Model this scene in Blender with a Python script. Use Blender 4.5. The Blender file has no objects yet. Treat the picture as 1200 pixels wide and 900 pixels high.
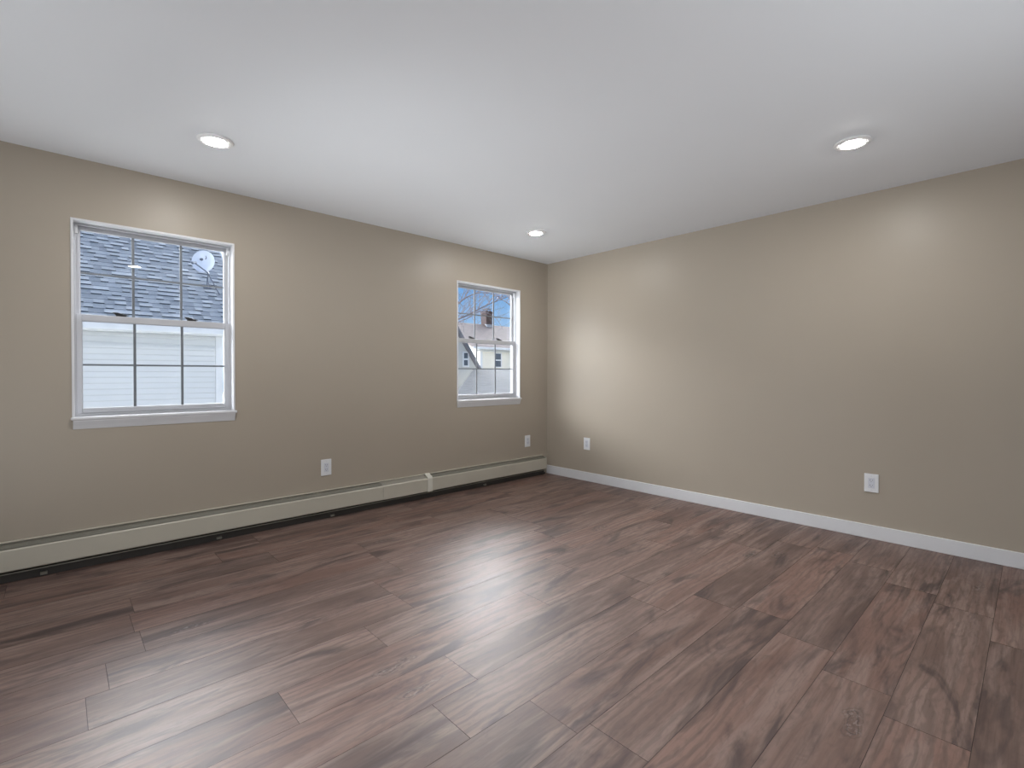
import bpy, bmesh, math, random
from mathutils import Vector, Matrix, noise

scn = bpy.context.scene
COL = scn.collection
R = math.radians

# ------------------------------------------------------------------ camera
cam_d = bpy.data.cameras.new('camera'); cam = bpy.data.objects.new('camera', cam_d); COL.objects.link(cam)
cam.location = (-4.2035, -3.8997, 1.1582)
cam.rotation_euler = (R(90 - 0.698), R(-0.065), -0.7506)
cam_d.sensor_width = 36; cam_d.lens = 36 * 572.2 / 1200
cam_d.shift_y = -4.7 / 1200
cam_d.clip_start = 0.05; cam_d.clip_end = 400
scn.camera = cam

# ------------------------------------------------------------------ exposure
scn.view_settings.view_transform = 'Standard'; scn.view_settings.look = 'None'
scn.view_settings.gamma = 1; scn.view_settings.use_curve_mapping = False
scn.view_settings.exposure = 0.0

LAMP = 345.0          # emission of the ceiling light lenses
FILL = 1.0           # scale of the added fill lights outside the view
SUN = 1.0
SKY_FILL = 50.0  # radiance of the bright lobe added to the sky for room light

# ------------------------------------------------------------------ world: blue sky with an added bright northern lobe to light the room
w = bpy.data.worlds.new('sky'); scn.world = w; w.use_nodes = True
nt = w.node_tree; nt.nodes.clear()
def wn(t, **k):
    n = nt.nodes.new(t)
    for a, b in k.items(): setattr(n, a, b)
    return n
def wmath(op, a, b=None, clamp=False):
    n = wn('ShaderNodeMath', operation=op, use_clamp=clamp)
    for i, v in enumerate((a, b)):
        if v is None: continue
        if isinstance(v, (int, float)): n.inputs[i].default_value = v
        else: nt.links.new(v, n.inputs[i])
    return n.outputs[0]
tc = wn('ShaderNodeTexCoord'); sx = wn('ShaderNodeSeparateXYZ'); nt.links.new(tc.outputs['Generated'], sx.inputs[0])
ramp = wn('ShaderNodeValToRGB')
cr = ramp.color_ramp
cr.elements[0].position = 0.0; cr.elements[0].color = (0.52, 0.66, 0.82, 1)
cr.elements[1].position = 1.0; cr.elements[1].color = (0.10, 0.22, 0.52, 1)
e = cr.elements.new(0.07); e.color = (0.40, 0.62, 0.90, 1)
e = cr.elements.new(0.17); e.color = (0.17, 0.42, 0.80, 1)
e = cr.elements.new(0.45); e.color = (0.16, 0.34, 0.70, 1)
nt.links.new(sx.outputs['Z'], ramp.inputs[0])
# added fill lobe above the visible sky: elevation band, north half (+y)
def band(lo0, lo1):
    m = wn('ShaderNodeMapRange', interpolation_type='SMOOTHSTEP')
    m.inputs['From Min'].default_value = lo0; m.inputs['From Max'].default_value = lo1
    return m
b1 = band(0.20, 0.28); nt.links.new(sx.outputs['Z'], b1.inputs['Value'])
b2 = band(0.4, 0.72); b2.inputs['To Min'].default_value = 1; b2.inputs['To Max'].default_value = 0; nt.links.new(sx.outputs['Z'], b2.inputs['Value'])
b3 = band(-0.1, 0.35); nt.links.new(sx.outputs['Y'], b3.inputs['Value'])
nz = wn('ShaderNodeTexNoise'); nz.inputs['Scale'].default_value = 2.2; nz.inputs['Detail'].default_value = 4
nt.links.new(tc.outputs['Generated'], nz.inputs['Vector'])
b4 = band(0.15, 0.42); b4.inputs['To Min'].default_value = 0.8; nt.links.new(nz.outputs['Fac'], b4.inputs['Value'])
b5 = band(-0.12, 0.30); b5.inputs['To Min'].default_value = 1; b5.inputs['To Max'].default_value = 0; nt.links.new(sx.outputs['X'], b5.inputs['Value'])   # added glow low in the west, lights the right wall
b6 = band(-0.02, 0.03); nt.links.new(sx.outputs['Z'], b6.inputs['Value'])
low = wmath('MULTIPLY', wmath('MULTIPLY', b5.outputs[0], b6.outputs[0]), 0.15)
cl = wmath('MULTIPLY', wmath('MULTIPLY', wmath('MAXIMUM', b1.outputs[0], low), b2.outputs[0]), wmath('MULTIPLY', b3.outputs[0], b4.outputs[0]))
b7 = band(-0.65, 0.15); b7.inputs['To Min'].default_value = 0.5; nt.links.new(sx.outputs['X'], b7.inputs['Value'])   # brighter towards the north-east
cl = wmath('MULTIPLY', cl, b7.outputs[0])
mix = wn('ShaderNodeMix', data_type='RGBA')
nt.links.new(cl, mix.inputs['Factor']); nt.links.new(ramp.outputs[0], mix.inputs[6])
mix.inputs[7].default_value = (SKY_FILL * 0.97, SKY_FILL * 0.98, SKY_FILL, 1)
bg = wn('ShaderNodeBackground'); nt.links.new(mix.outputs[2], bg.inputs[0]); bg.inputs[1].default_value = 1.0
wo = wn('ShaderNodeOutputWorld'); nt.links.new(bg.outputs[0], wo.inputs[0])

# ------------------------------------------------------------------ sun (from the south, behind the room) and added fill lights out of view
sd = bpy.data.lights.new('sun', 'SUN'); so = bpy.data.objects.new('sun', sd); COL.objects.link(so)
sd.energy = SUN; sd.angle = R(3); sd.color = (1.0, 0.96, 0.90)
so.rotation_euler = Vector((0.35, 0.9, -0.62)).to_track_quat('-Z', 'Y').to_euler()
so.location = (0, -8, 12)
def fill_lamp(p, d, size, e, spread):
    ad = bpy.data.lights.new('fill_light', 'AREA'); ao = bpy.data.objects.new('fill_light', ad); COL.objects.link(ao)
    ad.shape = 'DISK'; ad.size = size; ad.energy = e * FILL; ad.color = (0.93, 0.97, 1.0); ad.spread = R(spread)
    ao.location = p; ao.rotation_euler = Vector(d).to_track_quat('-Z', 'Y').to_euler()
fill_lamp((-4.9, -4.7, 0.3), (0.6, 0.6, 0.5), 1.0, 27, 180)
fill_lamp((-5.9, -1.5, 0.3), (0.8, 0.0, 0.6), 1.0, 15.5, 120)
fill_lamp((-2.4, -4.9, 0.15), (0.12, 0.50, 0.85), 1.0, 13, 110)
fill_lamp((-5.0, -1.8, 0.2), (0.8, 0.15, 0.45), 0.6, 8, 60)

# ------------------------------------------------------------------ materials
def nodes(name):
    m = bpy.data.materials.new(name); m.use_nodes = True
    t = m.node_tree; b = t.nodes['Principled BSDF']
    return m, t, b
def setp(b, col=None, rough=0.5, metal=0, spec=0.5):
    if col: b.inputs['Base Color'].default_value = (*col, 1)
    b.inputs['Roughness'].default_value = rough; b.inputs['Metallic'].default_value = metal
    b.inputs['Specular IOR Level'].default_value = spec
def add(t, kind, **k):
    n = t.nodes.new(kind)
    for a, v in k.items(): setattr(n, a, v)
    return n
def plain(name, col, rough=0.5, metal=0, spec=0.5, var=0.06, scale=6, bump=0.0, bscale=200):
    """paint / plastic: base colour with a faint noise variation and optional fine bump"""
    m, t, b = nodes(name); setp(b, col, rough, metal, spec)
    c = add(t, 'ShaderNodeTexCoord')
    n = add(t, 'ShaderNodeTexNoise'); n.inputs['Scale'].default_value = scale; n.inputs['Detail'].default_value = 3
    t.links.new(c.outputs['Object'], n.inputs['Vector'])
    r = add(t, 'ShaderNodeValToRGB')
    r.color_ramp.elements[0].position = 0.3; r.color_ramp.elements[1].position = 0.7
    r.color_ramp.elements[0].color = (*[v * (1 - var) for v in col], 1)
    r.color_ramp.elements[1].color = (*[min(1, v * (1 + var)) for v in col], 1)
    t.links.new(n.outputs['Fac'], r.inputs[0]); t.links.new(r.outputs[0], b.inputs['Base Color'])
    if bump:
        n2 = add(t, 'ShaderNodeTexNoise'); n2.inputs['Scale'].default_value = bscale; n2.inputs['Detail'].default_value = 2
        t.links.new(c.outputs['Object'], n2.inputs['Vector'])
        bp = add(t, 'ShaderNodeBump'); bp.inputs['Strength'].default_value = bump; bp.inputs['Distance'].default_value = 0.002
        t.links.new(n2.outputs['Fac'], bp.inputs['Height']); t.links.new(bp.outputs[0], b.inputs['Normal'])
    return m
M = {}
M['wall'] = plain('tan_wall_paint', (0.41, 0.362, 0.298), 0.38, spec=0.35, var=0.015, scale=1.3, bump=0.10, bscale=160)
M['ceiling'] = plain('ceiling_paint', (0.80, 0.825, 0.86), 0.75, spec=0.3, var=0.01, scale=1, bump=0.08, bscale=140)
M['outer'] = plain('exterior_paint', (0.5, 0.49, 0.46), 0.7)
M['trim'] = plain('white_trim_paint', (0.70, 0.71, 0.735), 0.35, var=0.02)
M['ring'] = plain('white_ring_enamel', (0.86, 0.87, 0.88), 0.4, var=0.01)
M['vinyl'] = plain('white_vinyl', (0.50, 0.51, 0.54), 0.4, var=0.02)
M['grid'] = plain('shaded_white_grid', (0.17, 0.18, 0.195), 0.5, var=0.02)  # white grilles greyed in colour for their shade between the glass
M['black'] = plain('black_plastic', (0.015, 0.016, 0.018), 0.4)
M['heater'] = plain('beige_enamel', (0.52, 0.495, 0.42), 0.4, var=0.03, scale=4)
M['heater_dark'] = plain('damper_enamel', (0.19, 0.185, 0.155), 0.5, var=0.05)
M['heater_shaded'] = plain('shaded_enamel', (0.30, 0.285, 0.245), 0.5, var=0.05)  # enamel darkened in colour for the shading of the sloped joint top
M['clip'] = plain('ivory_enamel', (0.68, 0.67, 0.60), 0.4, var=0.03)
M['shadow_metal'] = plain('shade_dark_metal', (0.05, 0.046, 0.042), 0.6, metal=0.2)  # near-black colour stands in for the shadow under the heater
M['copper'] = plain('copper_pipe', (0.30, 0.17, 0.11), 0.4, metal=0.9)
M['alu'] = plain('aluminium_fins', (0.32, 0.32, 0.31), 0.45, metal=0.8)
M['plate'] = plain('white_plate_plastic', (0.78, 0.80, 0.83), 0.35, var=0.01)
M['plate_in'] = plain('grey_white_receptacle', (0.66, 0.69, 0.76), 0.4, var=0.01)
M['slot'] = plain('dark_slot', (0.12, 0.12, 0.13), 0.6)
M['siding'] = plain('white_vinyl_siding', (0.56, 0.575, 0.59), 0.6, var=0.02, scale=2)
M['cream'] = plain('cream_siding', (0.70, 0.665, 0.585), 0.7, var=0.04, scale=1)
M['pale'] = plain('pale_grey_siding', (0.50, 0.50, 0.48), 0.7, var=0.06, scale=1)
M['white_ext'] = plain('white_exterior_trim', (0.60, 0.615, 0.64), 0.5, var=0.03)
M['brick'] = None
M['brown_roof'] = plain('weathered_brown_shingles', (0.19, 0.155, 0.145), 0.9, var=0.14, scale=3)
M['rake'] = plain('dark_grey_rake', (0.16, 0.16, 0.18), 0.8, var=0.1)
M['dish'] = plain('light_grey_dish', (0.66, 0.70, 0.78), 0.45, var=0.02)
M['dish_metal'] = plain('dark_dish_metal', (0.09, 0.11, 0.15), 0.5, metal=0.3)
M['bark'] = plain('grey_brown_bark', (0.17, 0.15, 0.17), 0.9, var=0.25, scale=9)
M['lawn'] = plain('winter_lawn', (0.50, 0.49, 0.44), 0.95, var=0.35, scale=2.5)
M['dark_pane'] = plain('dark_window_pane', (0.07, 0.09, 0.12), 0.12, var=0.1)

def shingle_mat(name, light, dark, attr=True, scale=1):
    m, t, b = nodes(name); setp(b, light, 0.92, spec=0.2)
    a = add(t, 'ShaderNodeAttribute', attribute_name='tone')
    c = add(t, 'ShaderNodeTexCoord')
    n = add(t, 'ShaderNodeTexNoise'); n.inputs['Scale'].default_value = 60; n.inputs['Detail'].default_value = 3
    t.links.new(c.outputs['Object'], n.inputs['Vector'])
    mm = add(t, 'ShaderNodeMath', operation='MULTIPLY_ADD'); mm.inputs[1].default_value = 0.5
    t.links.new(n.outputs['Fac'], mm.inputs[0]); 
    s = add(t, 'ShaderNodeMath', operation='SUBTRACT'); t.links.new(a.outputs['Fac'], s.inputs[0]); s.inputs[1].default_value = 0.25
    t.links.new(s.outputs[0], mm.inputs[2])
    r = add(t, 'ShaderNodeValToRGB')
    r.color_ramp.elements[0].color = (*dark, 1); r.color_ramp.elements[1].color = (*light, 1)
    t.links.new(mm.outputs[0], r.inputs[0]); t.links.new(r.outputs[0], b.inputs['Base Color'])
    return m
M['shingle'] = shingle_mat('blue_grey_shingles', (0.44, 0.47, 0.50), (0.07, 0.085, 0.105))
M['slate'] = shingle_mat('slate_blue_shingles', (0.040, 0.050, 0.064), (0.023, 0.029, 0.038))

def brick_mat():
    m, t, b = nodes('red_brick'); setp(b, (0.2, 0.08, 0.06), 0.9)
    c = add(t, 'ShaderNodeTexCoord'); mp = add(t, 'ShaderNodeMapping'); mp.inputs['Rotation'].default_value = (R(90), 0, 0)
    n = add(t, 'ShaderNodeTexBrick'); n.inputs['Scale'].default_value = 4
    n.inputs['Color1'].default_value = (0.055, 0.024, 0.023, 1); n.inputs['Color2'].default_value = (0.038, 0.02, 0.02, 1)
    n.inputs['Mortar'].default_value = (0.07, 0.052, 0.05, 1); n.inputs['Mortar Size'].default_value = 0.012
    t.links.new(c.outputs['Object'], mp.inputs[0]); t.links.new(mp.outputs[0], n.inputs['Vector']); t.links.new(n.outputs['Color'], b.inputs['Base Color'])
    return m
M['brick'] = brick_mat()

def glass_mat():
    m = bpy.data.materials.new('window_glass'); m.use_nodes = True; t = m.node_tree; t.nodes.clear()
    tr = add(t, 'ShaderNodeBsdfTransparent'); tr.inputs[0].default_value = (0.97, 0.98, 0.985, 1)
    gl = add(t, 'ShaderNodeBsdfGlossy'); gl.inputs['Roughness'].default_value = 0.01; gl.inputs[0].default_value = (1, 1, 1, 1)
    g = add(t, 'ShaderNodeNewGeometry'); dt = add(t, 'ShaderNodeVectorMath', operation='DOT_PRODUCT')
    t.links.new(g.outputs['Incoming'], dt.inputs[0]); t.links.new(g.outputs['Normal'], dt.inputs[1])
    ab = add(t, 'ShaderNodeMath', operation='ABSOLUTE'); t.links.new(dt.outputs['Value'], ab.inputs[0])
    om = add(t, 'ShaderNodeMath', operation='SUBTRACT'); om.inputs[0].default_value = 1; t.links.new(ab.outputs[0], om.inputs[1])
    pw = add(t, 'ShaderNodeMath', operation='POWER'); t.links.new(om.outputs[0], pw.inputs[0]); pw.inputs[1].default_value = 5
    f = add(t, 'ShaderNodeMath', operation='MULTIPLY_ADD'); t.links.new(pw.outputs[0], f.inputs[0]); f.inputs[1].default_value = 0.96; f.inputs[2].default_value = 0.035
    mx = add(t, 'ShaderNodeMixShader'); o = add(t, 'ShaderNodeOutputMaterial')
    t.links.new(f.outputs[0], mx.inputs[0]); t.links.new(tr.outputs[0], mx.inputs[1]); t.links.new(gl.outputs[0], mx.inputs[2])
    t.links.new(mx.outputs[0], o.inputs[0]); return m
M['glass'] = glass_mat()
def emit_mat():
    m = bpy.data.materials.new('lit_lens'); m.use_nodes = True; t = m.node_tree; t.nodes.clear()
    em = add(t, 'ShaderNodeEmission'); em.inputs[0].default_value = (1.0, 0.975, 0.94, 1); em.inputs[1].default_value = LAMP
    o = add(t, 'ShaderNodeOutputMaterial'); t.links.new(em.outputs[0], o.inputs[0]); return m
M['lens'] = emit_mat()

def floor_mat():
    m, t, b = nodes('vinyl_plank_wood'); L = t.links.new
    setp(b, (0.15, 0.1, 0.09), 0.42, spec=0.5)
    geo = add(t, 'ShaderNodeNewGeometry'); at = add(t, 'ShaderNodeAttribute', attribute_name='rnd')
    sep = add(t, 'ShaderNodeSeparateColor'); L(at.outputs['Color'], sep.inputs[0])
    off = add(t, 'ShaderNodeVectorMath', operation='MULTIPLY'); L(at.outputs['Color'], off.inputs[0]); off.inputs[1].default_value = (37, 23, 11)
    p = add(t, 'ShaderNodeVectorMath', operation='ADD'); L(geo.outputs['Position'], p.inputs[0]); L(off.outputs[0], p.inputs[1])
    def scaled(sx_, sy_, sz_=1):
        n = add(t, 'ShaderNodeVectorMath', operation='MULTIPLY'); L(p.outputs[0], n.inputs[0]); n.inputs[1].default_value = (sx_, sy_, sz_); return n.outputs[0]
    def noise_(vec, scale, detail=4, dist=0.0, rough=0.55):
        n = add(t, 'ShaderNodeTexNoise'); n.inputs['Scale'].default_value = scale; n.inputs['Detail'].default_value = detail
        n.inputs['Distortion'].default_value = dist; n.inputs['Roughness'].default_value = rough; L(vec, n.inputs['Vector']); return n.outputs['Fac']
    def mr(v, a, c, lo=0, hi=1, smooth=True):
        n = add(t, 'ShaderNodeMapRange'); n.interpolation_type = 'SMOOTHSTEP' if smooth else 'LINEAR'
        n.inputs['From Min'].default_value = a; n.inputs['From Max'].default_value = c
        n.inputs['To Min'].default_value = lo; n.inputs['To Max'].default_value = hi; L(v, n.inputs['Value']); return n.outputs[0]
    def mth(op, a, c):
        n = add(t, 'ShaderNodeMath', operation=op)
        for i, v in enumerate((a, c)):
            if isinstance(v, (int, float)): n.inputs[i].default_value = v
            else: L(v, n.inputs[i])
        return n.outputs[0]
    def mixc(fac, a, c):
        n = add(t, 'ShaderNodeMix', data_type='RGBA'); L(fac, n.inputs['Factor'])
        for i, v in ((6, a), (7, c)):
            if isinstance(v, tuple): n.inputs[i].default_value = (*v, 1)
            else: L(v, n.inputs[i])
        return n.outputs[2]
    fine = noise_(scaled(4, 110), 1.0, 5, 0.3, 0.65)
    mid = noise_(scaled(1.3, 11), 1.0, 5, 0.8)
    broad = noise_(scaled(0.9, 3.2), 1.0, 3, 0.5)
    blot = noise_(scaled(1.5, 6.5), 1.0, 4, 1.2, 0.6)
    # cathedral grain: distorted bands
    wv = add(t, 'ShaderNodeTexWave', wave_type='BANDS', bands_direction='Y'); L(scaled(0.30, 1.0), wv.inputs['Vector'])
    wv.inputs['Scale'].default_value = 9; wv.inputs['Distortion'].default_value = 9; wv.inputs['Detail'].default_value = 3
    wv.inputs['Detail Scale'].default_value = 1.1; wv.inputs['Detail Roughness'].default_value = 0.55
    base = mixc(mr(broad, 0.32, 0.68), (0.108, 0.068, 0.056), (0.240, 0.160, 0.132))
    tone = mixc(sep.outputs[0], (0.90, 0.89, 0.90), (1.10, 1.08, 1.07))
    mul = add(t, 'ShaderNodeMix', data_type='RGBA', blend_type='MULTIPLY'); mul.inputs['Factor'].default_value = 1; L(base, mul.inputs[6]); L(tone, mul.inputs[7])
    pink = mixc(mr(sep.outputs[1], 0.45, 1.0, 0, 0.55), mul.outputs[2], (0.225, 0.125, 0.098))
    c1 = mixc(mr(mid, 0.44, 0.66, 0, 0.65), pink, (0.290, 0.210, 0.180))
    c2 = mixc(mth('MULTIPLY', mr(wv.outputs['Fac'], 0.45, 0.95, 0, 0.42), mr(broad, 0.40, 0.56)), c1, (0.085, 0.058, 0.050))
    c3a = mixc(mr(blot, 0.49, 0.68, 0, 0.82), c2, (0.048, 0.031, 0.031))
    mott = noise_(scaled(11, 34), 1.0, 4, 1.5)
    c3 = mixc(mr(mott, 0.47, 0.70, 0, 0.30), c3a, (0.070, 0.046, 0.042))
    c4 = mixc(mr(fine, 0.46, 0.75, 0, 0.38), c3, (0.065, 0.042, 0.036))
    # knots with pale flecks
    vo = add(t, 'ShaderNodeTexVoronoi'); vo.inputs['Scale'].default_value = 1.0; vo.inputs['Randomness'].default_value = 1.0
    kd = noise_(scaled(8, 14), 1.0, 3); kv = add(t, 'ShaderNodeVectorMath', operation='ADD')
    ks = add(t, 'ShaderNodeVectorMath', operation='SCALE'); cmb = add(t, 'ShaderNodeCombineXYZ'); L(kd, cmb.inputs[0]); L(kd, cmb.inputs[1]); L(cmb.outputs[0], ks.inputs[0]); ks.inputs['Scale'].default_value = 0.35
    L(scaled(1.15, 4.3, 0), kv.inputs[0]); L(ks.outputs[0], kv.inputs[1]); L(kv.outputs[0], vo.inputs['Vector'])
    ring = add(t, 'ShaderNodeMath', operation='SINE'); L(mth('MULTIPLY', vo.outputs['Distance'], 130.0), ring.inputs[0])
    near = mr(vo.outputs['Distance'], 0.17, 0.05)
    c5 = mixc(mth('MULTIPLY', near, mr(ring.outputs[0], -0.3, 1.0, 0.15, 0.65)), c4, (0.045, 0.030, 0.028))
    fleck = mth('MULTIPLY', mr(vo.outputs['Distance'], 0.16, 0.04), mr(noise_(scaled(45, 75), 1.0, 2, 1.0), 0.52, 0.66))
    c6 = mixc(mth('MULTIPLY', fleck, 0.5), c5, (0.32, 0.27, 0.25))
    L(c6, b.inputs['Base Color'])
    L(mr(fine, 0.3, 0.8, 0.43, 0.56, False), b.inputs['Roughness'])
    bp = add(t, 'ShaderNodeBump'); bp.inputs['Strength'].default_value = 0.38; bp.inputs['Distance'].default_value = 0.0012
    L(mth('ADD', fine, mth('MULTIPLY', ring.outputs[0], mth('MULTIPLY', near, 0.4))), bp.inputs['Height']); L(bp.outputs[0], b.inputs['Normal'])
    return m
M['floor'] = floor_mat()
M['seam'] = plain('plank_seam', (0.03, 0.022, 0.02), 0.7)

# ------------------------------------------------------------------ mesh helpers
def box(bm, x0, x1, y0, y1, z0, z1, mi=0):
    v = [bm.verts.new(c) for c in ((x0,y0,z0),(x1,y0,z0),(x1,y1,z0),(x0,y1,z0),(x0,y0,z1),(x1,y0,z1),(x1,y1,z1),(x0,y1,z1))]
    fs = []
    for q in ((3,2,1,0),(4,5,6,7),(0,1,5,4),(1,2,6,5),(2,3,7,6),(3,0,4,7)):
        f = bm.faces.new([v[i] for i in q]); f.material_index = mi; fs.append(f)
    return fs
def quad(bm, *pts, mi=0):
    f = bm.faces.new([bm.verts.new(p) for p in pts]); f.material_index = mi; return f
def obj(name, bm, mat, parent=None, bevel=0, seg=2, smooth=False, kind=None):
    bmesh.ops.recalc_face_normals(bm, faces=bm.faces)
    me = bpy.data.meshes.new(name); bm.to_mesh(me); bm.free()
    for m in (mat if isinstance(mat, (list, tuple)) else [mat]): me.materials.append(m)
    o = bpy.data.objects.new(name, me); COL.objects.link(o)
    if parent: o.parent = parent
    if smooth:
        for p in me.polygons: p.use_smooth = True
    if bevel:
        md = o.modifiers.new('bevel', 'BEVEL'); md.width = bevel; md.segments = seg; md.limit_method = 'ANGLE'; md.harden_normals = False
    if kind: o['kind'] = kind
    return o
def boxo(name, dims, mat, parent=None, bevel=0, **k):
    bm = bmesh.new(); box(bm, *dims); return obj(name, bm, mat, parent, bevel, **k)
def empty(name, loc=(0,0,0), rz=0, label=None, cat=None, group=None, kind=None):
    o = bpy.data.objects.new(name, None); COL.objects.link(o); o.location = loc; o.rotation_euler = (0,0,rz); o.empty_display_size = 0.1
    tag(o, label, cat, group, kind); return o
def tag(o, label=None, cat=None, group=None, kind=None):
    if label: o['label'] = label
    if cat: o['category'] = cat
    if group: o['group'] = group
    if kind: o['kind'] = kind
    return o
def tube(bm, pts, rads, n=6, cap=True):
    """tapering tube along a polyline"""
    pts = [Vector(p) for p in pts]; rings = []
    for i, p in enumerate(pts):
        d = (pts[min(i+1, len(pts)-1)] - pts[max(i-1, 0)]).normalized()
        a = d.orthogonal().normalized() if i == 0 else (prev - d * prev.dot(d)).normalized()
        prev = a; c = d.cross(a)
        r = rads[i] if isinstance(rads, (list, tuple)) else rads
        rings.append([bm.verts.new(p + (a*math.cos(2*math.pi*k/n) + c*math.sin(2*math.pi*k/n))*r) for k in range(n)])
    for i in range(len(rings)-1):
        for k in range(n):
            bm.faces.new((rings[i][k], rings[i][(k+1)%n], rings[i+1][(k+1)%n], rings[i+1][k]))
    if cap: bm.faces.new(rings[0][::-1]); bm.faces.new(rings[-1])
def lathe(bm, prof, n=48, mi=0):
    """(radius, z) profile revolved about z"""
    rings = []
    for r, z in prof:
        rings.append([bm.verts.new((0,0,z))] if r == 0 else [bm.verts.new((r*math.cos(2*math.pi*k/n), r*math.sin(2*math.pi*k/n), z)) for k in range(n)])
    for a, b in zip(rings, rings[1:]):
        for k in range(n):
            j = (k+1) % n
            if len(a) == 1: f = bm.faces.new((a[0], b[j], b[k]))
            elif len(b) == 1: f = bm.faces.new((a[k], a[j], b[0]))
            else: f = bm.faces.new((a[k], a[j], b[j], b[k]))
            f.material_index = mi

# ------------------------------------------------------------------ room shell
H = 2.44; XB, YB = -6.6, -7.2; TH = 0.13
W1 = (-4.138, -3.272, 0.875, 2.082); W2 = (-1.3105, -0.4454, 0.875, 2.082)
bm = bmesh.new()
xs = [XB - TH, W1[0], W1[1], W2[0], W2[1], TH]
for i in range(5):
    if i in (1, 3):
        box(bm, xs[i], xs[i+1], 0, TH, -0.2, W1[2]); box(bm, xs[i], xs[i+1], 0, TH, W1[3], H + 0.2)
    else: box(bm, xs[i], xs[i+1], 0, TH, -0.2, H + 0.2)
bmesh.ops.remove_doubles(bm, verts=bm.verts, dist=1e-5)
seen = {}
for f in list(bm.faces):                       # drop the internal faces between the blocks
    k = tuple(sorted(v.index for v in f.verts)) if False else tuple(round(c, 4) for c in f.calc_center_median())
    seen.setdefault(k, []).append(f)
bmesh.ops.delete(bm, geom=[f for l in seen.values() if len(l) > 1 for f in l], context='FACES')
bmesh.ops.recalc_face_normals(bm, faces=bm.faces)
for f in bm.faces:
    if f.normal.y > 0.5: f.material_index = 1
obj('wall_left', bm, [M['wall'], M['outer']], kind='structure')
def slab(name, dims, mat): return boxo(name, dims, mat, kind='structure')
slab('wall_right', (0, TH, YB - TH, 0, -0.2, H + 0.2), M['wall'])
slab('wall_back', (XB - TH, 0, YB - TH, YB, -0.2, H + 0.2), M['wall'])
slab('wall_near', (XB - TH, XB, YB, 0, -0.2, H + 0.2), M['wall'])
slab('ceiling', (XB, 0, YB, 0, H, H + 0.2), M['ceiling'])

# floor: planks 0.218 m wide running along x, end joints where the photo shows them
random.seed(11)
bm = bmesh.new(); lay = bm.loops.layers.float_color.new('rnd')
PW = 0.218; Y0 = -1.16
known = {}
for k, sxs in {-2:[-2.716], 0:[-3.94], 1:[-4.07, -2.92], 2:[-4.137], 4:[-3.624], 5:[-3.045], 6:[-3.25], 9:[-1.84], 10:[-0.835, -2.015], 11:[-0.957, -2.158], 12:[-1.242]}.items(): known[k] = sxs
k0 = int((Y0 - 0) / PW) - 1; k1 = int((Y0 - YB) / PW) + 1
PL = 1.22
for k in range(k0, k1 + 1):
    ya = Y0 - PW * k; yb = ya - PW                # ya upper, yb lower
    ya, yb = min(ya, 0.0), max(yb, YB)
    if ya - yb < 0.01: continue
    ref = known.get(k, [-random.random() * PL])[0]
    cuts = [ref + PL * i for i in range(-8, 7)]
    for extra in known.get(k, [])[1:]:
        j = min(range(len(cuts)), key=lambda i: abs(cuts[i] - extra)); cuts[j] = extra
    cuts = [XB] + [c for c in cuts if XB + 0.05 < c < -0.05] + [0.0]
    for xa, xb in zip(cuts, cuts[1:]):
        g = 0.0007; rc = (random.random(), random.random(), random.random(), 1)
        o_ = [(xa, yb, -0.0012), (xb, yb, -0.0012), (xb, ya, -0.0012), (xa, ya, -0.0012)]
        i_ = [(xa+g, yb+g, 0), (xb-g, yb+g, 0), (xb-g, ya-g, 0), (xa+g, ya-g, 0)]
        ov = [bm.verts.new(c) for c in o_]; iv = [bm.verts.new(c) for c in i_]
        fs = [bm.faces.new(iv)]
        for n in range(4):
            f = bm.faces.new((ov[n], ov[(n+1)%4], iv[(n+1)%4], iv[n])); f.material_index = 1; fs.append(f)
        for f in fs:
            for l in f.loops: l[lay] = rc
box(bm, XB, 0, YB, 0, -0.2, -0.0013, mi=1)
me_floor = obj('floor', bm, [M['floor'], M['seam']], kind='structure')

# baseboard on the right wall (square stock, eased top edge)
boxo('baseboard_right', (-0.015, 0, YB, -0.0, 0, 0.096), M['trim'], bevel=0.0035, kind='structure')

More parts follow.
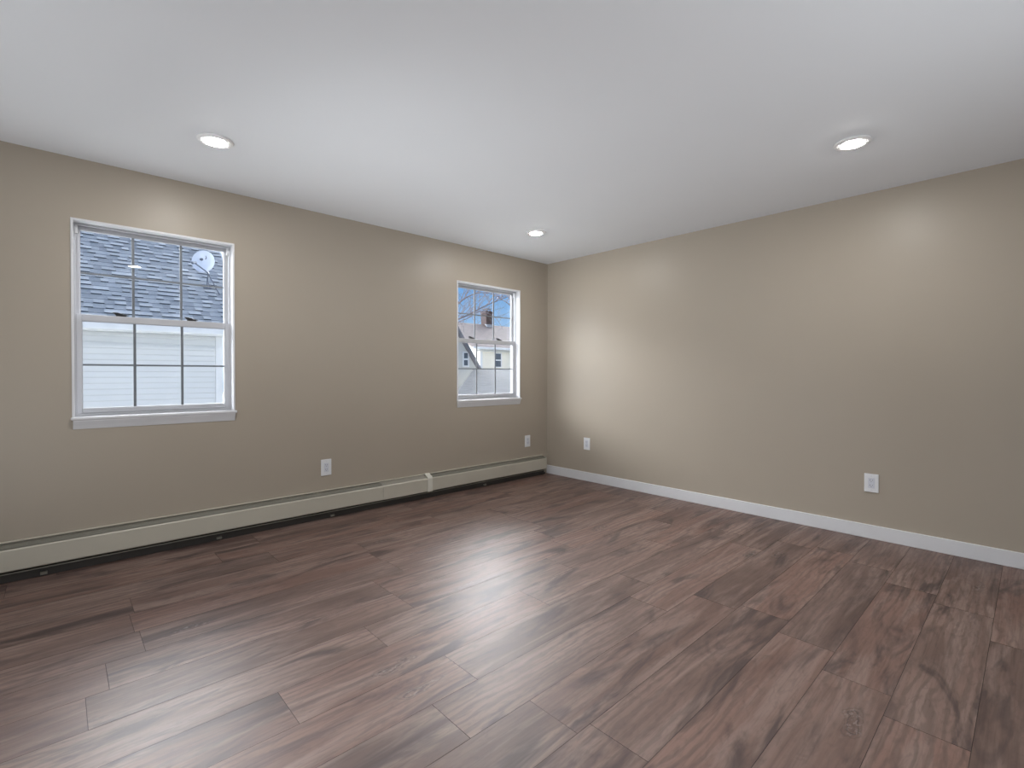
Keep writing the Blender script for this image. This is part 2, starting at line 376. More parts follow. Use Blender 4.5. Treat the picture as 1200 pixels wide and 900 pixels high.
# ------------------------------------------------------------------ windows
def frame_rect(bm, x0, x1, z0, z1, y0, y1, l, r, b_, t_):
    """four mitre-free members around an opening"""
    box(bm, x0, x0 + l, y0, y1, z0, z1); box(bm, x1 - r, x1, y0, y1, z0, z1)
    box(bm, x0 + l, x1 - r, y0, y1, z0, z0 + b_); box(bm, x0 + l, x1 - r, y0, y1, z1 - t_, z1)
def window(name, W, label):
    x0, x1, z0, z1 = W
    root = empty(name, (x0, 0, z0), kind='structure', label=label)
    ox, oz = x0, z0
    x1 -= ox; z1 -= oz; x0 = z0 = 0.0
    # jamb liner with its thin front edge standing just proud of the wall
    bm = bmesh.new(); frame_rect(bm, x0, x1, z0 + 0.006, z1, -0.006, 0.0555, 0.012, 0.012, 0.012, 0.012)
    obj('window_casing', bm, M['trim'], root, bevel=0.0015)
    # vinyl master frame
    a = 0.0122; fr = 0.010
    bm = bmesh.new(); frame_rect(bm, x0 + 0.0005, x1 - 0.0005, z0 + 0.0005, z1 - 0.0005, 0.056, TH + 0.004, a + fr, a + fr, 0.0375, a + fr)
    # parting stops between the two sash tracks
    for xx in (x0 + a + fr, x1 - a - fr - 0.006): box(bm, xx, xx + 0.006, 0.0835, 0.0875, z0 + 0.04, z1 - a - fr)
    obj('window_frame', bm, M['vinyl'], root, bevel=0.001)
    xi0, xi1 = x0 + a + fr + 0.0005, x1 - a - fr - 0.0005
    zb, zt = z0 + 0.0390, z1 - a - fr - 0.0005
    zm = 1.520 - oz
    def sash(nm, za, zc, ya, yb, b_, t_, st):
        bm = bmesh.new(); frame_rect(bm, xi0, xi1, za, zc, ya, yb, st, st, b_, t_)
        s = obj(nm, bm, M['vinyl'], root, bevel=0.002)
        gx0, gx1, gz0, gz1 = xi0 + st, xi1 - st, za + b_, zc - t_
        ym = (ya + yb) / 2
        # glazing bead
        bm = bmesh.new(); frame_rect(bm, gx0, gx1, gz0, gz1, ym - 0.008, ym + 0.008, 0.004, 0.004, 0.004, 0.004)
        obj('glazing_bead', bm, M['vinyl'], s)
        bm = bmesh.new(); box(bm, gx0 + 0.001, gx1 - 0.001, ym - 0.0055, ym - 0.0035, gz0 + 0.001, gz1 - 0.001)
        obj('glass_pane', bm, M['glass'], s)
        bm = bmesh.new()                       # flat grilles inside the pane
        for i in (1, 2):
            xx = gx0 + (gx1 - gx0) * i / 3; box(bm, xx - 0.0075, xx + 0.0075, ym - 0.0028, ym + 0.0028, gz0, gz1)
        zz = (gz0 + gz1) / 2
        for i in range(3):
            xa = gx0 + (gx1 - gx0) * i / 3 + (0.0075 if i else 0); xb = gx0 + (gx1 - gx0) * (i + 1) / 3 - (0.0075 if i < 2 else 0)
            box(bm, xa, xb, ym - 0.0028, ym + 0.0028, zz - 0.0055, zz + 0.0055)
        obj('grille', bm, M['grid'], s)
        return s, gx0, gx1
    sash('upper_sash', zm - 0.040, zt, 0.089, 0.115, 0.034, 0.020, 0.020)
    s, gx0, gx1 = sash('lower_sash', zb, zm, 0.058, 0.082, 0.030, 0.040, 0.026)
    # two black cam locks on the meeting rail
    for fx in (0.245, 0.74):
        cx = gx0 + (gx1 - gx0) * fx
        bm = bmesh.new()
        box(bm, cx - 0.026, cx + 0.026, 0.060, 0.084, zm, zm + 0.005)
        q = [(cx - 0.024, zm + 0.005), (cx + 0.026, zm + 0.005), (cx + 0.044, zm + 0.009), (cx + 0.010, zm + 0.016), (cx - 0.018, zm + 0.025), (cx - 0.042, zm + 0.024)]
        va = [bm.verts.new((p[0], 0.063, p[1])) for p in q]; vb = [bm.verts.new((p[0], 0.080, p[1])) for p in q]
        bm.faces.new(va); bm.faces.new(vb[::-1])
        for i in range(6): bm.faces.new((va[i], vb[i], vb[(i+1)%6], va[(i+1)%6]))
        obj('sash_lock', bm, M['black'], s, bevel=0.0015)
    # bottom rail finger lip
    boxo('lift_rail', (xi0 + 0.03, xi1 - 0.03, 0.0525, 0.0575, zb + 0.004, zb + 0.010), M['vinyl'], s, bevel=0.001)
    # white balance covers in the upper corners of the side tracks
    for xx in (x0 + 0.0125 + fr, x1 - 0.0125 - fr - 0.012):
        boxo('balance_cover', (xx, xx + 0.012, 0.060, 0.080, z1 - 0.075, z1 - 0.024), M['trim'], root, bevel=0.001)
    # stool with rounded nose, apron under it
    zs = 0.898 - oz
    boxo('window_sill', (x0 - 0.006, x1 + 0.009, -0.024, -0.0062, zs - 0.019, zs), M['trim'], root, bevel=0.006, seg=3)
    boxo('sill_board', (x0 + 0.0125, x1 - 0.0125, -0.006, 0.0555, zs - 0.004, zs), M['trim'], root)
    bm = bmesh.new()
    pr = [(-0.0005, zs - 0.019), (-0.019, zs - 0.019), (-0.019, zs - 0.026), (-0.010, zs - 0.050), (-0.003, zs - 0.072), (-0.0005, zs - 0.073)]
    va = [bm.verts.new((x0 + 0.004, y, z)) for y, z in pr]; vb = [bm.verts.new((x1 - 0.002, y, z)) for y, z in pr]
    bm.faces.new(va); bm.faces.new(vb[::-1])
    for i in range(6): bm.faces.new((va[i], vb[i], vb[(i+1)%6], va[(i+1)%6]))
    obj('window_apron', bm, M['trim'], root)
window('window_1', W1, 'white double-hung window looking onto the shingled roof with a dish')
window('window_2', W2, 'white double-hung window by the corner showing blue sky and a chimney')

# ------------------------------------------------------------------ baseboard heater
hz = empty('baseboard_heater', (-2.5, 0, 0), label='long beige hydronic baseboard heater along the wall under the windows', cat='heater')
def hx(a, b): return a + 2.5, b + 2.5
XA, XE = -5.6, -0.084
bx0, bx1 = hx(XA, XE)
def hprof(name, xa, xb, prof, mat, closed=True, bevel=0):
    xa, xb = hx(xa, xb); bm = bmesh.new()
    va = [bm.verts.new((xa, y, z)) for y, z in prof]; vb = [bm.verts.new((xb, y, z)) for y, z in prof]
    bm.faces.new(va); bm.faces.new(vb[::-1]); n = len(prof)
    for i in range(n): bm.faces.new((va[i], vb[i], vb[(i+1)%n], va[(i+1)%n]))
    return obj(name, bm, mat, hz, bevel=bevel)
J1, J2 = -2.150, -1.700           # plain connector piece between them
hprof('back_plate', XA, XE, [(-0.0005, 0.028), (-0.004, 0.028), (-0.004, 0.210), (-0.016, 0.217), (-0.016, 0.221), (-0.0005, 0.223)], M['heater'])
front = [(-0.066, 0.070), (-0.070, 0.074), (-0.070, 0.184), (-0.064, 0.191), (-0.061, 0.190), (-0.066, 0.182), (-0.066, 0.076)]
hprof('front_cover', XA, J1, front, M['heater'])
hprof('front_cover', J2 + 0.055, XE - 0.004, front, M['heater'])
hprof('front_cover', J1 + 0.001, J2, [(-0.068, 0.068), (-0.072, 0.072), (-0.072, 0.184), (-0.064, 0.1935), (-0.061, 0.190), (-0.068, 0.182)], M['heater'])
hprof('joint_top', J1 + 0.001, J2, [(-0.0615, 0.1945), (-0.0165, 0.2135), (-0.0165, 0.2105), (-0.060, 0.1915)], M['heater_shaded'])
# damper blade: a tilted flap between two dark slots
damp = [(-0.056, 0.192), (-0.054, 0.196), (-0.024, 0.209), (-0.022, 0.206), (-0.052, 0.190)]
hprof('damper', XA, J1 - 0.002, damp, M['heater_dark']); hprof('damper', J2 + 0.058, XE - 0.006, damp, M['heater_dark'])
# lower tray lip and kick space coloured dark for its shade
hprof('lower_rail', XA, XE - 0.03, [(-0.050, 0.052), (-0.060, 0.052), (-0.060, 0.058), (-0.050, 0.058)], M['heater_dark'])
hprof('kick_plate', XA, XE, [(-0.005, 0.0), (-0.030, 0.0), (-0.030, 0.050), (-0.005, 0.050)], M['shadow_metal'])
# splice clip wrapping over the joint
hprof('splice_clip', J2 + 0.001, J2 + 0.054, [(-0.066, 0.066), (-0.077, 0.066), (-0.077, 0.188), (-0.068, 0.204), (-0.020, 0.226), (-0.008, 0.228), (-0.008, 0.223), (-0.020, 0.220), (-0.064, 0.197), (-0.072, 0.185), (-0.072, 0.070), (-0.066, 0.070)], M['clip'], bevel=0.001)
bm = bmesh.new(); tube(bm, [(bx0 + 0.02, -0.036, 0.115), (bx1 - 0.02, -0.036, 0.115)], 0.010, 10); obj('pipe', bm, M['copper'], hz, smooth=True)
bm = bmesh.new()
x = bx0 + 0.1
while x < bx1 - 0.15:
    box(bm, x, x + 0.0008, -0.058, -0.012, 0.085, 0.150); x += 0.014
fins = obj('fins', bm, M['alu'], hz)
# brackets feet showing in the kick space
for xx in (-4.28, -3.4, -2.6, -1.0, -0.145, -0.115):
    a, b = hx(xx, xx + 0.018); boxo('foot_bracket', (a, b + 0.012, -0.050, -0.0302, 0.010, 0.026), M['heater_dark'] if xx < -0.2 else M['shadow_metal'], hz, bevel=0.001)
a, b = hx(XE - 0.003, XE); boxo('end_cap', (a, b, -0.071, -0.0165, 0.052, 0.205), M['heater'], hz)

# ------------------------------------------------------------------ electrical plates
def outlet(loc, rz, label, group):
    r = empty('power_outlet', loc, rz, label, 'power outlet', group)
    boxo('wall_plate', (-0.042, 0.042, -0.0062, -0.0004, -0.065, 0.065), M['plate'], r, bevel=0.003, seg=3)
    d = boxo('receptacle', (-0.0185, 0.0185, -0.0085, -0.0063, -0.036, 0.036), M['plate_in'], r, bevel=0.0008)
    for dz in (-0.018, 0.018):
        for dx, hh in ((-0.0065, 0.0085), (0.0065, 0.0065)):
            boxo('slot', (dx - 0.0012, dx + 0.0012, -0.0092, -0.0086, dz - hh / 2 + 0.003, dz + hh / 2 + 0.003), M['slot'], d)
        bm = bmesh.new(); tube(bm, [(0, -0.0086, dz - 0.008), (0, -0.0092, dz - 0.008)], 0.0024, 10); obj('slot', bm, M['slot'], d)
    for dz in (-0.048, 0.048):
        bm = bmesh.new(); tube(bm, [(0, -0.0063, dz), (0, -0.0070, dz)], 0.0032, 12); obj('screw', bm, M['plate_in'], r)
outlet((-2.618, 0, 0.404), 0, 'white power outlet on the window wall between the two windows, above the heater', 'white wall outlets')
outlet((-0.3285, 0, 0.404), 0, 'white power outlet on the window wall tight beside the room corner', 'white wall outlets')
outlet((0, -0.588, 0.403), -math.pi / 2, 'white power outlet on the windowless wall close to the room corner', 'white wall outlets')
outlet((0, -3.117, 0.392), -math.pi / 2, 'white power outlet on the windowless wall far from the corner, nearest the right frame edge', 'white wall outlets')

# ------------------------------------------------------------------ ceiling lights
def ceiling_light(x, y, label, group):
    r = empty('ceiling_light', (x, y, H), 0, label, 'ceiling light', group)
    bm = bmesh.new()
    lathe(bm, [(0.088, -0.0005), (0.0885, -0.005), (0.085, -0.009), (0.072, -0.0115), (0.058, -0.0120), (0.0545, -0.0100), (0.0545, -0.0015), (0.088, -0.0005)])
    obj('trim_ring', bm, M['ring'], r)
    bm = bmesh.new(); lathe(bm, [(0.0540, -0.0105), (0.048, -0.0145), (0.032, -0.0175), (0, -0.0185)])
    obj('lens', bm, M['lens'], r, smooth=True)
ceiling_light(-3.556, -0.815, 'round flush ceiling light above the wider-looking window, at the left', 'recessed disc lights')
ceiling_light(-1.022, -0.803, 'small-looking round flush ceiling light nearest the far room corner', 'recessed disc lights')
ceiling_light(-0.977, -3.197, 'round flush ceiling light at the right, beside the windowless wall', 'recessed disc lights')
ceiling_light(-3.52, -3.21, 'round flush ceiling light nearest the viewer, above the left foreground floor', 'recessed disc lights')

# ================================================================== outdoors
G = -3.2
lawn = boxo('lawn', (-60, 90, TH + 0.05, 120, G - 0.3, G), M['lawn'], kind='structure')

# ---- neighbour house A: white lap siding, blue-grey shingled roof
A = empty('neighbor_house', (-6, 7.1, G), label='white lap-sided house with blue-grey shingle roof close outside the left window', cat='house')
def loc_A(x, y, z): return (x + 6, y - 7.1, z - G)
XR = -1.82
def siding(name, xa, xb, y, za, zb, exp, mat, parent, o, lip=0.022):
    """horizontal lap boards on a wall facing -y"""
    bm = bmesh.new(); z = za
    while z < zb - 0.03:
        z2 = min(z + exp, zb); g = exp * 0.16
        X0, X1 = xa - o[0], xb - o[0]; yf, yk = y - lip - o[1], y - 0.001 - o[1]; za_, zg, zt_ = z - o[2], z + g - o[2], z2 - o[2]
        quad(bm, (X0, yf, zg), (X1, yf, zg), (X1, yk - 0.002, zt_), (X0, yk - 0.002, zt_))
        quad(bm, (X0, yf, zg), (X0, yk, zg), (X1, yk, zg), (X1, yf, zg))
        quad(bm, (X0, yk, za_), (X1, yk, za_), (X1, yk, zg), (X0, yk, zg))
        z = z2
    return obj(name, bm, mat, parent)
OA = (-6, 7.1, G)
bm = bmesh.new()
a0 = loc_A(-4.9, 7.1, G); a1 = loc_A(XR, 13.4, 2.0); box(bm, a0[0], a1[0], a0[1], a1[1], a0[2], a1[2])
ga = [loc_A(XR, 7.1, 2.0), loc_A(XR, 13.4, 2.0), loc_A(XR, 10.25, 4.65)]; gb = [loc_A(-4.9, 7.1, 2.0), loc_A(-4.9, 13.4, 2.0), loc_A(-4.9, 10.25, 4.65)]
va = [bm.verts.new(c) for c in ga]; vb = [bm.verts.new(c) for c in gb]; bm.faces.new(va); bm.faces.new(vb[::-1])
obj('wall', bm, M['siding'], A)
siding('siding', -4.9, XR, 7.1, G, 1.91, 0.102, M['siding'], A, OA)
a = loc_A(XR - 0.10, 7.07, G); b = loc_A(XR + 0.02, 7.1, 1.90); boxo('corner_board', (a[0], b[0], a[1] - 0.01, b[1] - 0.001, a[2], b[2]), M['white_ext'], A, bevel=0.004)
RX0, RX1 = -5.2, -1.41; SL = 0.86
ry0, ry1 = 6.80, 10.25
def roofz(y): return 2.01 + SL * (y - 6.80)
bm = bmesh.new()
def P(x, y, z): return loc_A(x, y, z)
# roof deck (both slopes)
th = 0.10; yr2 = 2 * ry1 - ry0
pr = [(ry0, roofz(ry0) - 0.01), (ry1, roofz(ry1) - 0.01), (yr2, roofz(ry0) - 0.01), (yr2, roofz(ry0) - th), (ry1, roofz(ry1) - th - 0.03), (ry0, roofz(ry0) - th)]
va = [bm.verts.new(P(RX0, y, z)) for y, z in pr]; vb = [bm.verts.new(P(RX1, y, z)) for y, z in pr]
bm.faces.new(va); bm.faces.new(vb[::-1])
for i in range(6): bm.faces.new((va[i], vb[i], vb[(i+1)%6], va[(i+1)%6]))
obj('roof', bm, M['brown_roof'] if False else M['rake'], A)
# shingle courses with raised tabs
def shingles(name, xa, xb, ya, yb, zf, mat, parent, o, exp=0.14, hup=0.024, seed=3, tabw=(0.14, 0.34)):
    random.seed(seed)
    bm = bmesh.new(); ly = bm.loops.layers.float_color.new('tone')
    sl = (zf(yb) - zf(ya)) / (yb - ya); dl = exp / math.sqrt(1 + sl * sl)
    nrm = Vector((0, -sl, 1)).normalized(); y = ya
    while y < yb - 1e-4:
        y2 = min(y + dl, yb)
        A_, B_ = (xa(y), xb(y)) if callable(xa) else (xa, xb)
        x = A_ - random.random() * 0.3; up = random.random() < 0.5
        while x < B_:
            wd = random.uniform(*tabw); x0_, x1_ = max(x, A_), min(x + wd, B_)
            if x1_ > x0_:
                h = hup if up else hup * 0.25
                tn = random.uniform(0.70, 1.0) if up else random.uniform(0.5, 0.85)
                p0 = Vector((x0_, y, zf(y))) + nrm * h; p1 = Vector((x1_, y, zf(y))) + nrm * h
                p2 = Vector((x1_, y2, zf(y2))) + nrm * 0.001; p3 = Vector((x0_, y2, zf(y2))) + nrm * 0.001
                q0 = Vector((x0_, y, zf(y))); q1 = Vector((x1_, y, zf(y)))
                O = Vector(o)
                for pts, tt in (((p0, p1, p2, p3), tn), ((q0, q1, p1, p0), 0.0)):  # risers coloured dark as the shadow under raised tabs
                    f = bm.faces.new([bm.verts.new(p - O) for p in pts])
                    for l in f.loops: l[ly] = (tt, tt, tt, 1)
            x += wd; up = not up if random.random() < 0.8 else up
        y = y2
    return obj(name, bm, mat, parent)
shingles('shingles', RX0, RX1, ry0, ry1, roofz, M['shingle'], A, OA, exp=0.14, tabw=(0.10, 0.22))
a = P(RX0, 6.70, 1.895); b = P(RX1, 6.80, 2.01); boxo('gutter', (a[0], b[0], a[1], b[1] - 0.001, a[2], b[2]), M['white_ext'], A, bevel=0.02, seg=3)
a = P(RX0 + 0.3, 6.801, 1.885); b = P(RX1 - 0.02, 7.07, 1.905); boxo('soffit', (a[0], b[0], a[1], b[1], a[2], b[2]), M['white_ext'], A)
bm = bmesh.new()
pr = [(ry0 - 0.01, roofz(ry0) + 0.0), (ry1, roofz(ry1) + 0.0), (ry1, roofz(ry1) - 0.16), (ry0 - 0.01, roofz(ry0) - 0.16)]
va = [bm.verts.new(P(RX1 + 0.001, y, z)) for y, z in pr]; vb = [bm.verts.new(P(RX1 + 0.03, y, z)) for y, z in pr]
bm.faces.new(va); bm.faces.new(vb[::-1])
for i in range(4): bm.faces.new((va[i], vb[i], vb[(i+1)%4], va[(i+1)%4]))
obj('rake_board', bm, M['white_ext'], A)

# ---- satellite dish standing on that roof
D = empty('satellite_dish', (-1.90, 7.88, 2.945), label='pale oval satellite dish on the blue-grey shingle roof outside the left window', cat='satellite dish')
face = Vector((-0.30, -0.84, 0.42)).normalized()
rot = face.to_track_quat('Z', 'Y').to_matrix().to_4x4()
dc = Vector((-0.06, 0.02, 0.545)); jn = Vector((0.03, 0.03, 0.30))
bm = bmesh.new()
prof = [(0, -0.045), (0.07, -0.042), (0.13, -0.033), (0.19, -0.018), (0.235, 0.0), (0.240, 0.003), (0.238, -0.004), (0.19, -0.025), (0.13, -0.040), (0.07, -0.050), (0, -0.053)]
lathe(bm, prof, 40); bmesh.ops.scale(bm, vec=(0.86, 1.14, 1), verts=bm.verts)
bmesh.ops.transform(bm, matrix=Matrix.Translation(dc) @ rot, verts=bm.verts)
obj('reflector', bm, M['dish'], D, smooth=True)
# dark emblem marks on the reflector, following its bowl
bm = bmesh.new()
def onbowl(u, v): return Matrix.Translation(dc) @ rot @ Vector((u * 0.86, v * 1.14, -0.045 + 0.8 * (u*u + v*v) + 0.004))
def blob(pts): bm.faces.new([bm.verts.new(onbowl(*p)) for p in pts])
blob([(-0.085, 0.045), (-0.045, 0.03), (-0.01, 0.05), (-0.02, 0.085), (-0.055, 0.09), (-0.09, 0.07)])
tr_ = [(0.035, 0.065), (0.055, 0.085), (0.055, 0.115), (0.04, 0.145), (0.03, 0.14), (0.04, 0.112), (0.037, 0.09), (0.022, 0.075)]
blob(tr_)
obj('emblem', bm, M['dish_metal'], D)
bm = bmesh.new(); tube(bm, [dc - face * 0.055, dc - face * 0.13 + Vector((0.03, 0, -0.06)), jn, Vector((0.0, 0.0, 0.01))], 0.017, 8); obj('mast', bm, M['dish_metal'], D)
bm = bmesh.new(); tube(bm, [jn, Vector((0.19, -0.18, -0.145))], 0.012, 8); obj('strut', bm, M['dish_metal'], D)
lnb = dc + Vector((-0.20, -0.27, -0.11))
bm = bmesh.new(); tube(bm, [jn, jn + Vector((-0.02, -0.10, 0.0)), lnb], 0.012, 8); obj('feed_arm', bm, M['dish_metal'], D)
bm = bmesh.new(); tube(bm, [lnb + Vector((-0.045, -0.03, -0.01)), lnb + (dc - lnb).normalized() * 0.05], [0.028, 0.024], 10); obj('feed_horn', bm, M['dish_metal'], D)
bm = bmesh.new(); box(bm, -0.07, 0.07, -0.07, 0.07, -0.006, 0.010)
bmesh.ops.rotate(bm, verts=bm.verts, cent=(0, 0, 0), matrix=Matrix.Rotation(math.atan(SL), 3, 'X'))
bmesh.ops.translate(bm, verts=bm.verts, vec=(0, 0, 0.02))
obj('base_plate', bm, M['dish_metal'], D)

# ---- far houses seen through the corner window
def far_window(parent, x0, x1, y, z0, z1, o):
    cx, cz = (x0 + x1) / 2, (z0 + z1) / 2
    bm = bmesh.new(); t = 0.09
    box(bm, x0 - t - o[0], x0 - o[0], y - 0.05 - o[1], y - 0.001 - o[1], z0 - t - o[2], z1 + t - o[2]); box(bm, x1 - o[0], x1 + t - o[0], y - 0.05 - o[1], y - 0.001 - o[1], z0 - t - o[2], z1 + t - o[2])
    box(bm, x0 - o[0], x1 - o[0], y - 0.05 - o[1], y - 0.001 - o[1], z1 - o[2], z1 + t - o[2]); box(bm, x0 - o[0], x1 - o[0], y - 0.06 - o[1], y - 0.001 - o[1], z0 - t - o[2], z0 - o[2])
    box(bm, x0 - o[0], x1 - o[0], y - 0.045 - o[1], y - 0.001 - o[1], cz - 0.05 - o[2], cz + 0.05 - o[2])
    f = obj('window_frame', bm, M['white_ext'], parent)
    for za, zb in ((z0, cz - 0.051), (cz + 0.051, z1)):
        boxo('pane', (x0 + 0.001 - o[0], x1 - 0.001 - o[0], y - 0.02 - o[1], y - 0.002 - o[1], za + 0.001 - o[2], zb - 0.001 - o[2]), M['dark_pane'], f)
# house B: cream, brown roof, chimney
OB = (30, 28.4, G)
B = empty('cream_house', OB, label='cream house with brownish roof and brick chimney, seen through the corner window', cat='house')
def LB(x, y, z): return (x - OB[0], y - OB[1], z - OB[2])
bm = bmesh.new(); a = LB(22.15, 28.4, G); b = LB(48, 37.2, 3.35); box(bm, a[0], b[0], a[1], b[1], a[2], b[2])
va = [bm.verts.new(LB(22.15, y, z)) for y, z in ((28.4, 3.35), (37.2, 3.35), (32.8, 5.85))]; bm.faces.new(va)
vb = [bm.verts.new(LB(48, y, z)) for y, z in ((28.4, 3.35), (37.2, 3.35), (32.8, 5.85))]; bm.faces.new(vb)
obj('wall', bm, M['pale'], B)
siding('siding', 22.3, 48, 28.4, G, 3.34, 0.2, M['cream'], B, OB, lip=0.02)
a = LB(22.14, 28.36, G); b = LB(22.42, 28.385, 3.34); boxo('corner_board', (a[0], b[0], a[1] - 0.03, b[1] - 0.001, a[2], b[2]), M['white_ext'], B)
bm = bmesh.new()
s_ = (6.0 - 3.50) / (33 - 28)
pr = [(27.95, 3.48), (33.0, 6.0), (38.05, 3.48), (38.05, 3.36), (33.0, 5.88), (27.95, 3.36)]
va = [bm.verts.new(LB(21.0, y, z)) for y, z in pr]; vb = [bm.verts.new(LB(48.5, y, z)) for y, z in pr]
bm.faces.new(va); bm.faces.new(vb[::-1])
for i in range(6): bm.faces.new((va[i], vb[i], vb[(i+1)%6], va[(i+1)%6]))
obj('roof', bm, M['brown_roof'], B)
a = LB(21.0, 27.80, 3.24); b = LB(48.5, 27.949, 3.44); boxo('gutter', (a[0], b[0], a[1], b[1], a[2], b[2]), M['white_ext'], B, bevel=0.03)
a = LB(21.6, 28.0, 2.98); b = LB(48.2, 28.38, 3.2); boxo('soffit', (a[0], b[0], a[1], b[1] - 0.02, a[2] + 0.1, b[2]), M['pale'], B)
far_window(B, 23.93, 24.55, 28.4, 1.80, 2.95, OB)
ch = bmesh.new(); a = LB(26.25, 32.4, 5.2); b = LB(27.00, 33.2, 7.05); box(ch, a[0], b[0], a[1], b[1], a[2], b[2])
box(ch, a[0] - 0.07, b[0] + 0.07, a[1] - 0.07, b[1] + 0.07, b[2], b[2] + 0.16)
box(ch, a[0] + 0.02, b[0] - 0.02, a[1] + 0.02, b[1] - 0.02, b[2] + 0.16, b[2] + 0.24)
chim = obj('chimney', ch, M['brick'], B)
bm = bmesh.new()
for q in ((-0.25, -0.25), (0.25, -0.25), (0.25, 0.25), (-0.25, 0.25)):
    c = LB(26.625 + q[0], 32.8 + q[1], 0); box(bm, c[0] - 0.02, c[0] + 0.02, c[1] - 0.02, c[1] + 0.02, b[2] + 0.24, b[2] + 0.42)
c = LB(26.625, 32.8, 0); box(bm, c[0] - 0.36, c[0] + 0.36, c[1] - 0.36, c[1] + 0.36, b[2] + 0.42, b[2] + 0.48)
obj('chimney_cap', bm, M['rake'], chim)
bm = bmesh.new(); quad(bm, LB(26.20, 32.30, 5.70), LB(27.05, 32.30, 5.70), LB(27.02, 32.385, 5.98), LB(26.0, 32.385, 5.98)); 
bmesh.ops.solidify(bm, geom=bm.faces[:], thickness=0.02); obj('flashing', bm, M['white_ext'], chim)

# house C: pale gable house with a steep dark rake
OC = (11, 20, G)
Cc = empty('gabled_house', OC, label='pale house with steep dark-edged gable and narrow window, seen left through the corner window', cat='house')
def LC(x, y, z): return (x - OC[0], y - OC[1], z - OC[2])
bm = bmesh.new()
pts = [(6.6, G), (15.15, G), (15.15, 1.5), (10.875, 7.43), (6.6, 1.5)]
va = [bm.verts.new(LC(x, 20, z)) for x, z in pts]; vb = [bm.verts.new(LC(x, 26.5, z)) for x, z in pts]
bm.faces.new(va); bm.faces.new(vb[::-1])
for i in range(5): bm.faces.new((va[i], vb[i], vb[(i+1)%5], va[(i+1)%5]))
obj('wall', bm, M['pale'], Cc)
bm = bmesh.new(); rt = 0.17
pr = [(15.36, 1.35), (10.875, 7.60), (6.39, 1.35), (6.39 + 0.05, 1.15), (10.875, 7.60 - 0.35), (15.36 - 0.05, 1.15)]
va = [bm.verts.new(LC(x, 19.75, z)) for x, z in pr]; vb = [bm.verts.new(LC(x, 26.7, z)) for x, z in pr]
bm.faces.new(va); bm.faces.new(vb[::-1])
for i in range(6): bm.faces.new((va[i], vb[i], vb[(i+1)%6], va[(i+1)%6]))
obj('roof', bm, M['rake'], Cc)
far_window(Cc, 14.03, 14.34, 20, 1.68, 2.45, OC)
siding('siding', 6.7, 13.2, 20, G, 1.5, 0.2, M['pale'], Cc, OC, lip=0.02)

# D: low garage with slate-blue roof, angled left end
OD = (16, 15, G)
Dd = empty('garage', OD, label='low garage under a slate-blue shingle roof, at the bottom of the corner window', cat='garage')
def LD(x, y, z): return (x - OD[0], y - OD[1], z - OD[2])
def zD(y): return 0.335 + (y - 12.5) * 0.170
bm = bmesh.new()
pts = [(8.25, 12.8), (24, 12.8), (24, 18.9), (14.2, 18.9)]
va = [bm.verts.new(LD(x, y, G)) for x, y in pts]; vb = [bm.verts.new(LD(x, y, zD(y) - 0.12)) for x, y in pts]
bm.faces.new(va[::-1]); bm.faces.new(vb)
for i in range(4): bm.faces.new((va[i], va[(i+1)%4], vb[(i+1)%4], vb[i]))
obj('wall', bm, M['pale'], Dd)
bm = bmesh.new()
pts = [(7.95, 12.5), (24.3, 12.5), (24.3, 19.0), (14.05, 19.0)]
va = [bm.verts.new(LD(x, y, zD(y) - 0.10)) for x, y in pts]; vb = [bm.verts.new(LD(x, y, zD(y) - 0.002)) for x, y in pts]
bm.faces.new(va[::-1]); bm.faces.new(vb)
for i in range(4): bm.faces.new((va[i], va[(i+1)%4], vb[(i+1)%4], vb[i]))
obj('roof', bm, M['rake'], Dd)
shingles('shingles', lambda y: 7.95 + (y - 12.5) * 6.1 / 6.5, lambda y: 24.3, 12.5, 19.0, zD, M['slate'], Dd, OD, exp=0.16, seed=9, tabw=(0.3, 0.9), hup=0.004)
a = LD(7.9, 12.38, 0.20); b = LD(24.3, 12.499, 0.33); boxo('gutter', (a[0], b[0], a[1], b[1], a[2], b[2]), M['rake'], Dd, bevel=0.02)

# ---- bare tree
T = empty('bare_tree', (4.9, 11.2, G), label='leafless tree with thin arching branches against blue sky in the corner window', cat='tree')
def LT(p): return Vector(p) - Vector((4.9, 11.2, G))
random.seed(5)
bm = bmesh.new(); tube(bm, [LT((4.9, 11.2, G)), LT((4.95, 11.15, -1.2)), LT((4.8, 11.2, 0.6)), LT((4.95, 11.1, 2.2)), LT((4.7, 11.3, 4.2)), LT((4.9, 11.2, 6.5))], [0.26, 0.2, 0.17, 0.14, 0.08, 0.02], 10)
obj('trunk', bm, M['bark'], T, smooth=True)
def interp(pts, n):
    pts = [Vector(p) for p in pts]; out = []
    for i in range(len(pts) - 1):
        p0, p1, p2, p3 = pts[max(i-1, 0)], pts[i], pts[i+1], pts[min(i+2, len(pts)-1)]
        for k in range(n):
            t = k / n
            out.append(0.5 * ((2*p1) + (p2-p0)*t + (2*p0-5*p1+4*p2-p3)*t*t + (3*p1-p0-3*p2+p3)*t**3))
    out.append(pts[-1]); return out
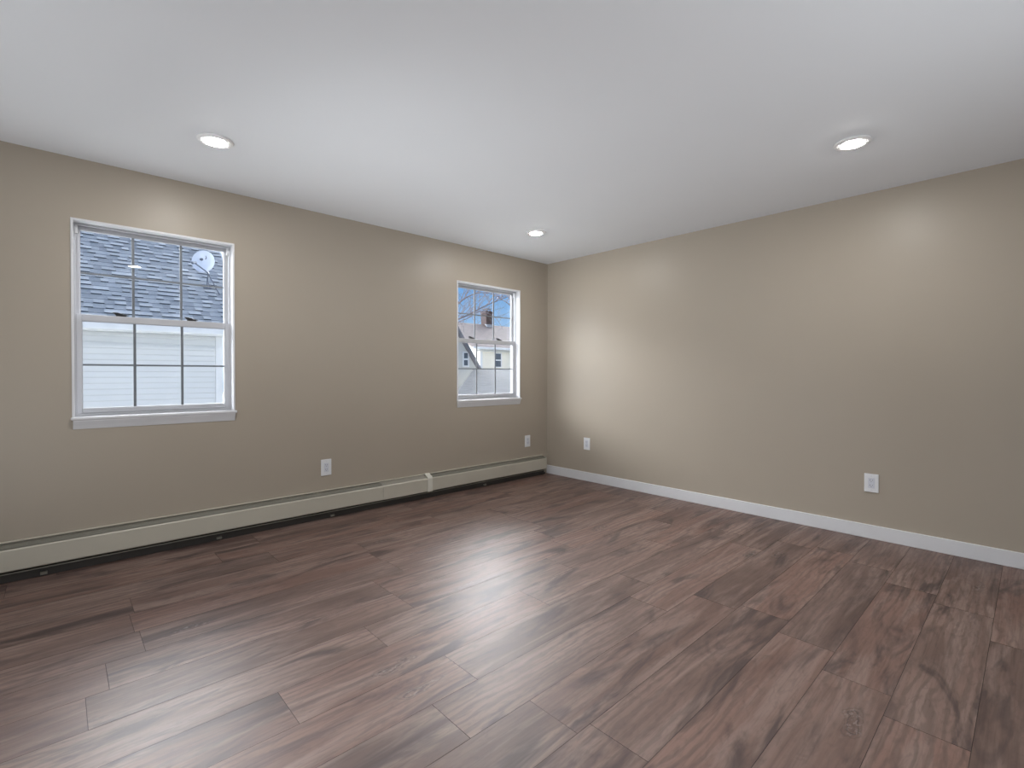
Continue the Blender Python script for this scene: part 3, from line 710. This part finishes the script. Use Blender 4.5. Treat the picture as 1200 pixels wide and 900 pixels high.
def twig(bm, p, d, ln, r, depth):
    n = 4; pts = [p]; q = p.copy(); dd = d.normalized()
    for i in range(n):
        dd = (dd + Vector((random.gauss(0, .16), random.gauss(0, .16), random.gauss(0.03, .14)))).normalized()
        q = q + dd * ln / n; pts.append(q.copy())
    tube(bm, pts, [r * (1 - 0.75 * i / n) for i in range(n + 1)], 4, cap=False)
    if depth:
        for i in range(1, n + 1):
            if random.random() < 0.8:
                side = Vector((random.gauss(0, 1), random.gauss(0, 1), random.gauss(0.2, 1))).normalized()
                twig(bm, pts[i], (dd + side * 0.75), ln * random.uniform(.4, .65), r * 0.55, depth - 1)
limbs = [
 ([(4.9, 11.1, 1.6), (5.6, 11.05, 2.6), (6.35, 11, 3.35), (6.872, 11, 3.78), (7.25, 11, 4.06), (7.79, 11, 4.30), (8.2, 11, 4.37), (8.75, 11, 4.33), (9.25, 11, 4.15)], 0.045),
 ([(4.85, 11.2, 1.0), (5.3, 10.4, 2.1), (5.76, 10, 2.86), (6.1, 10, 3.06), (6.6, 10, 3.27), (6.95, 10, 3.45), (7.4, 10, 3.67), (7.85, 10, 3.86), (8.25, 10, 3.98), (8.7, 10, 3.78)], 0.042),
 ([(4.9, 11.1, 0.9), (5.9, 11.6, 2.0), (7.2, 12, 3.0), (8.15, 12, 3.45), (8.7, 12, 3.75), (9.3, 12, 3.72), (9.75, 12, 3.5), (10.1, 12, 3.1)], 0.026),
 ([(4.85, 11.2, 2.6), (5.4, 11.4, 3.8), (6.2, 11.5, 4.6), (7.2, 11.6, 5.1), (8.3, 11.6, 5.2)], 0.035),
 ([(4.9, 11.2, 3.2), (4.3, 11.6, 4.6), (3.4, 11.9, 5.6)], 0.05),
]
bm = bmesh.new()
for pts, r in limbs:
    ip = interp([LT(p) for p in pts], 5); n = len(ip)
    tube(bm, ip, [r * (1 - 0.8 * i / n) for i in range(n)], 6)
    for i in range(5, n - 1):
        if random.random() < 0.85:
            d = (ip[i+1] - ip[i]).normalized()
            side = Vector((random.gauss(0.1, .6), random.gauss(0, .5), random.gauss(0.5, .7))).normalized()
            twig(bm, ip[i], d * 0.7 + side, random.uniform(0.5, 1.1), r * 0.32, 2)
obj('branches', bm, M['bark'], T)
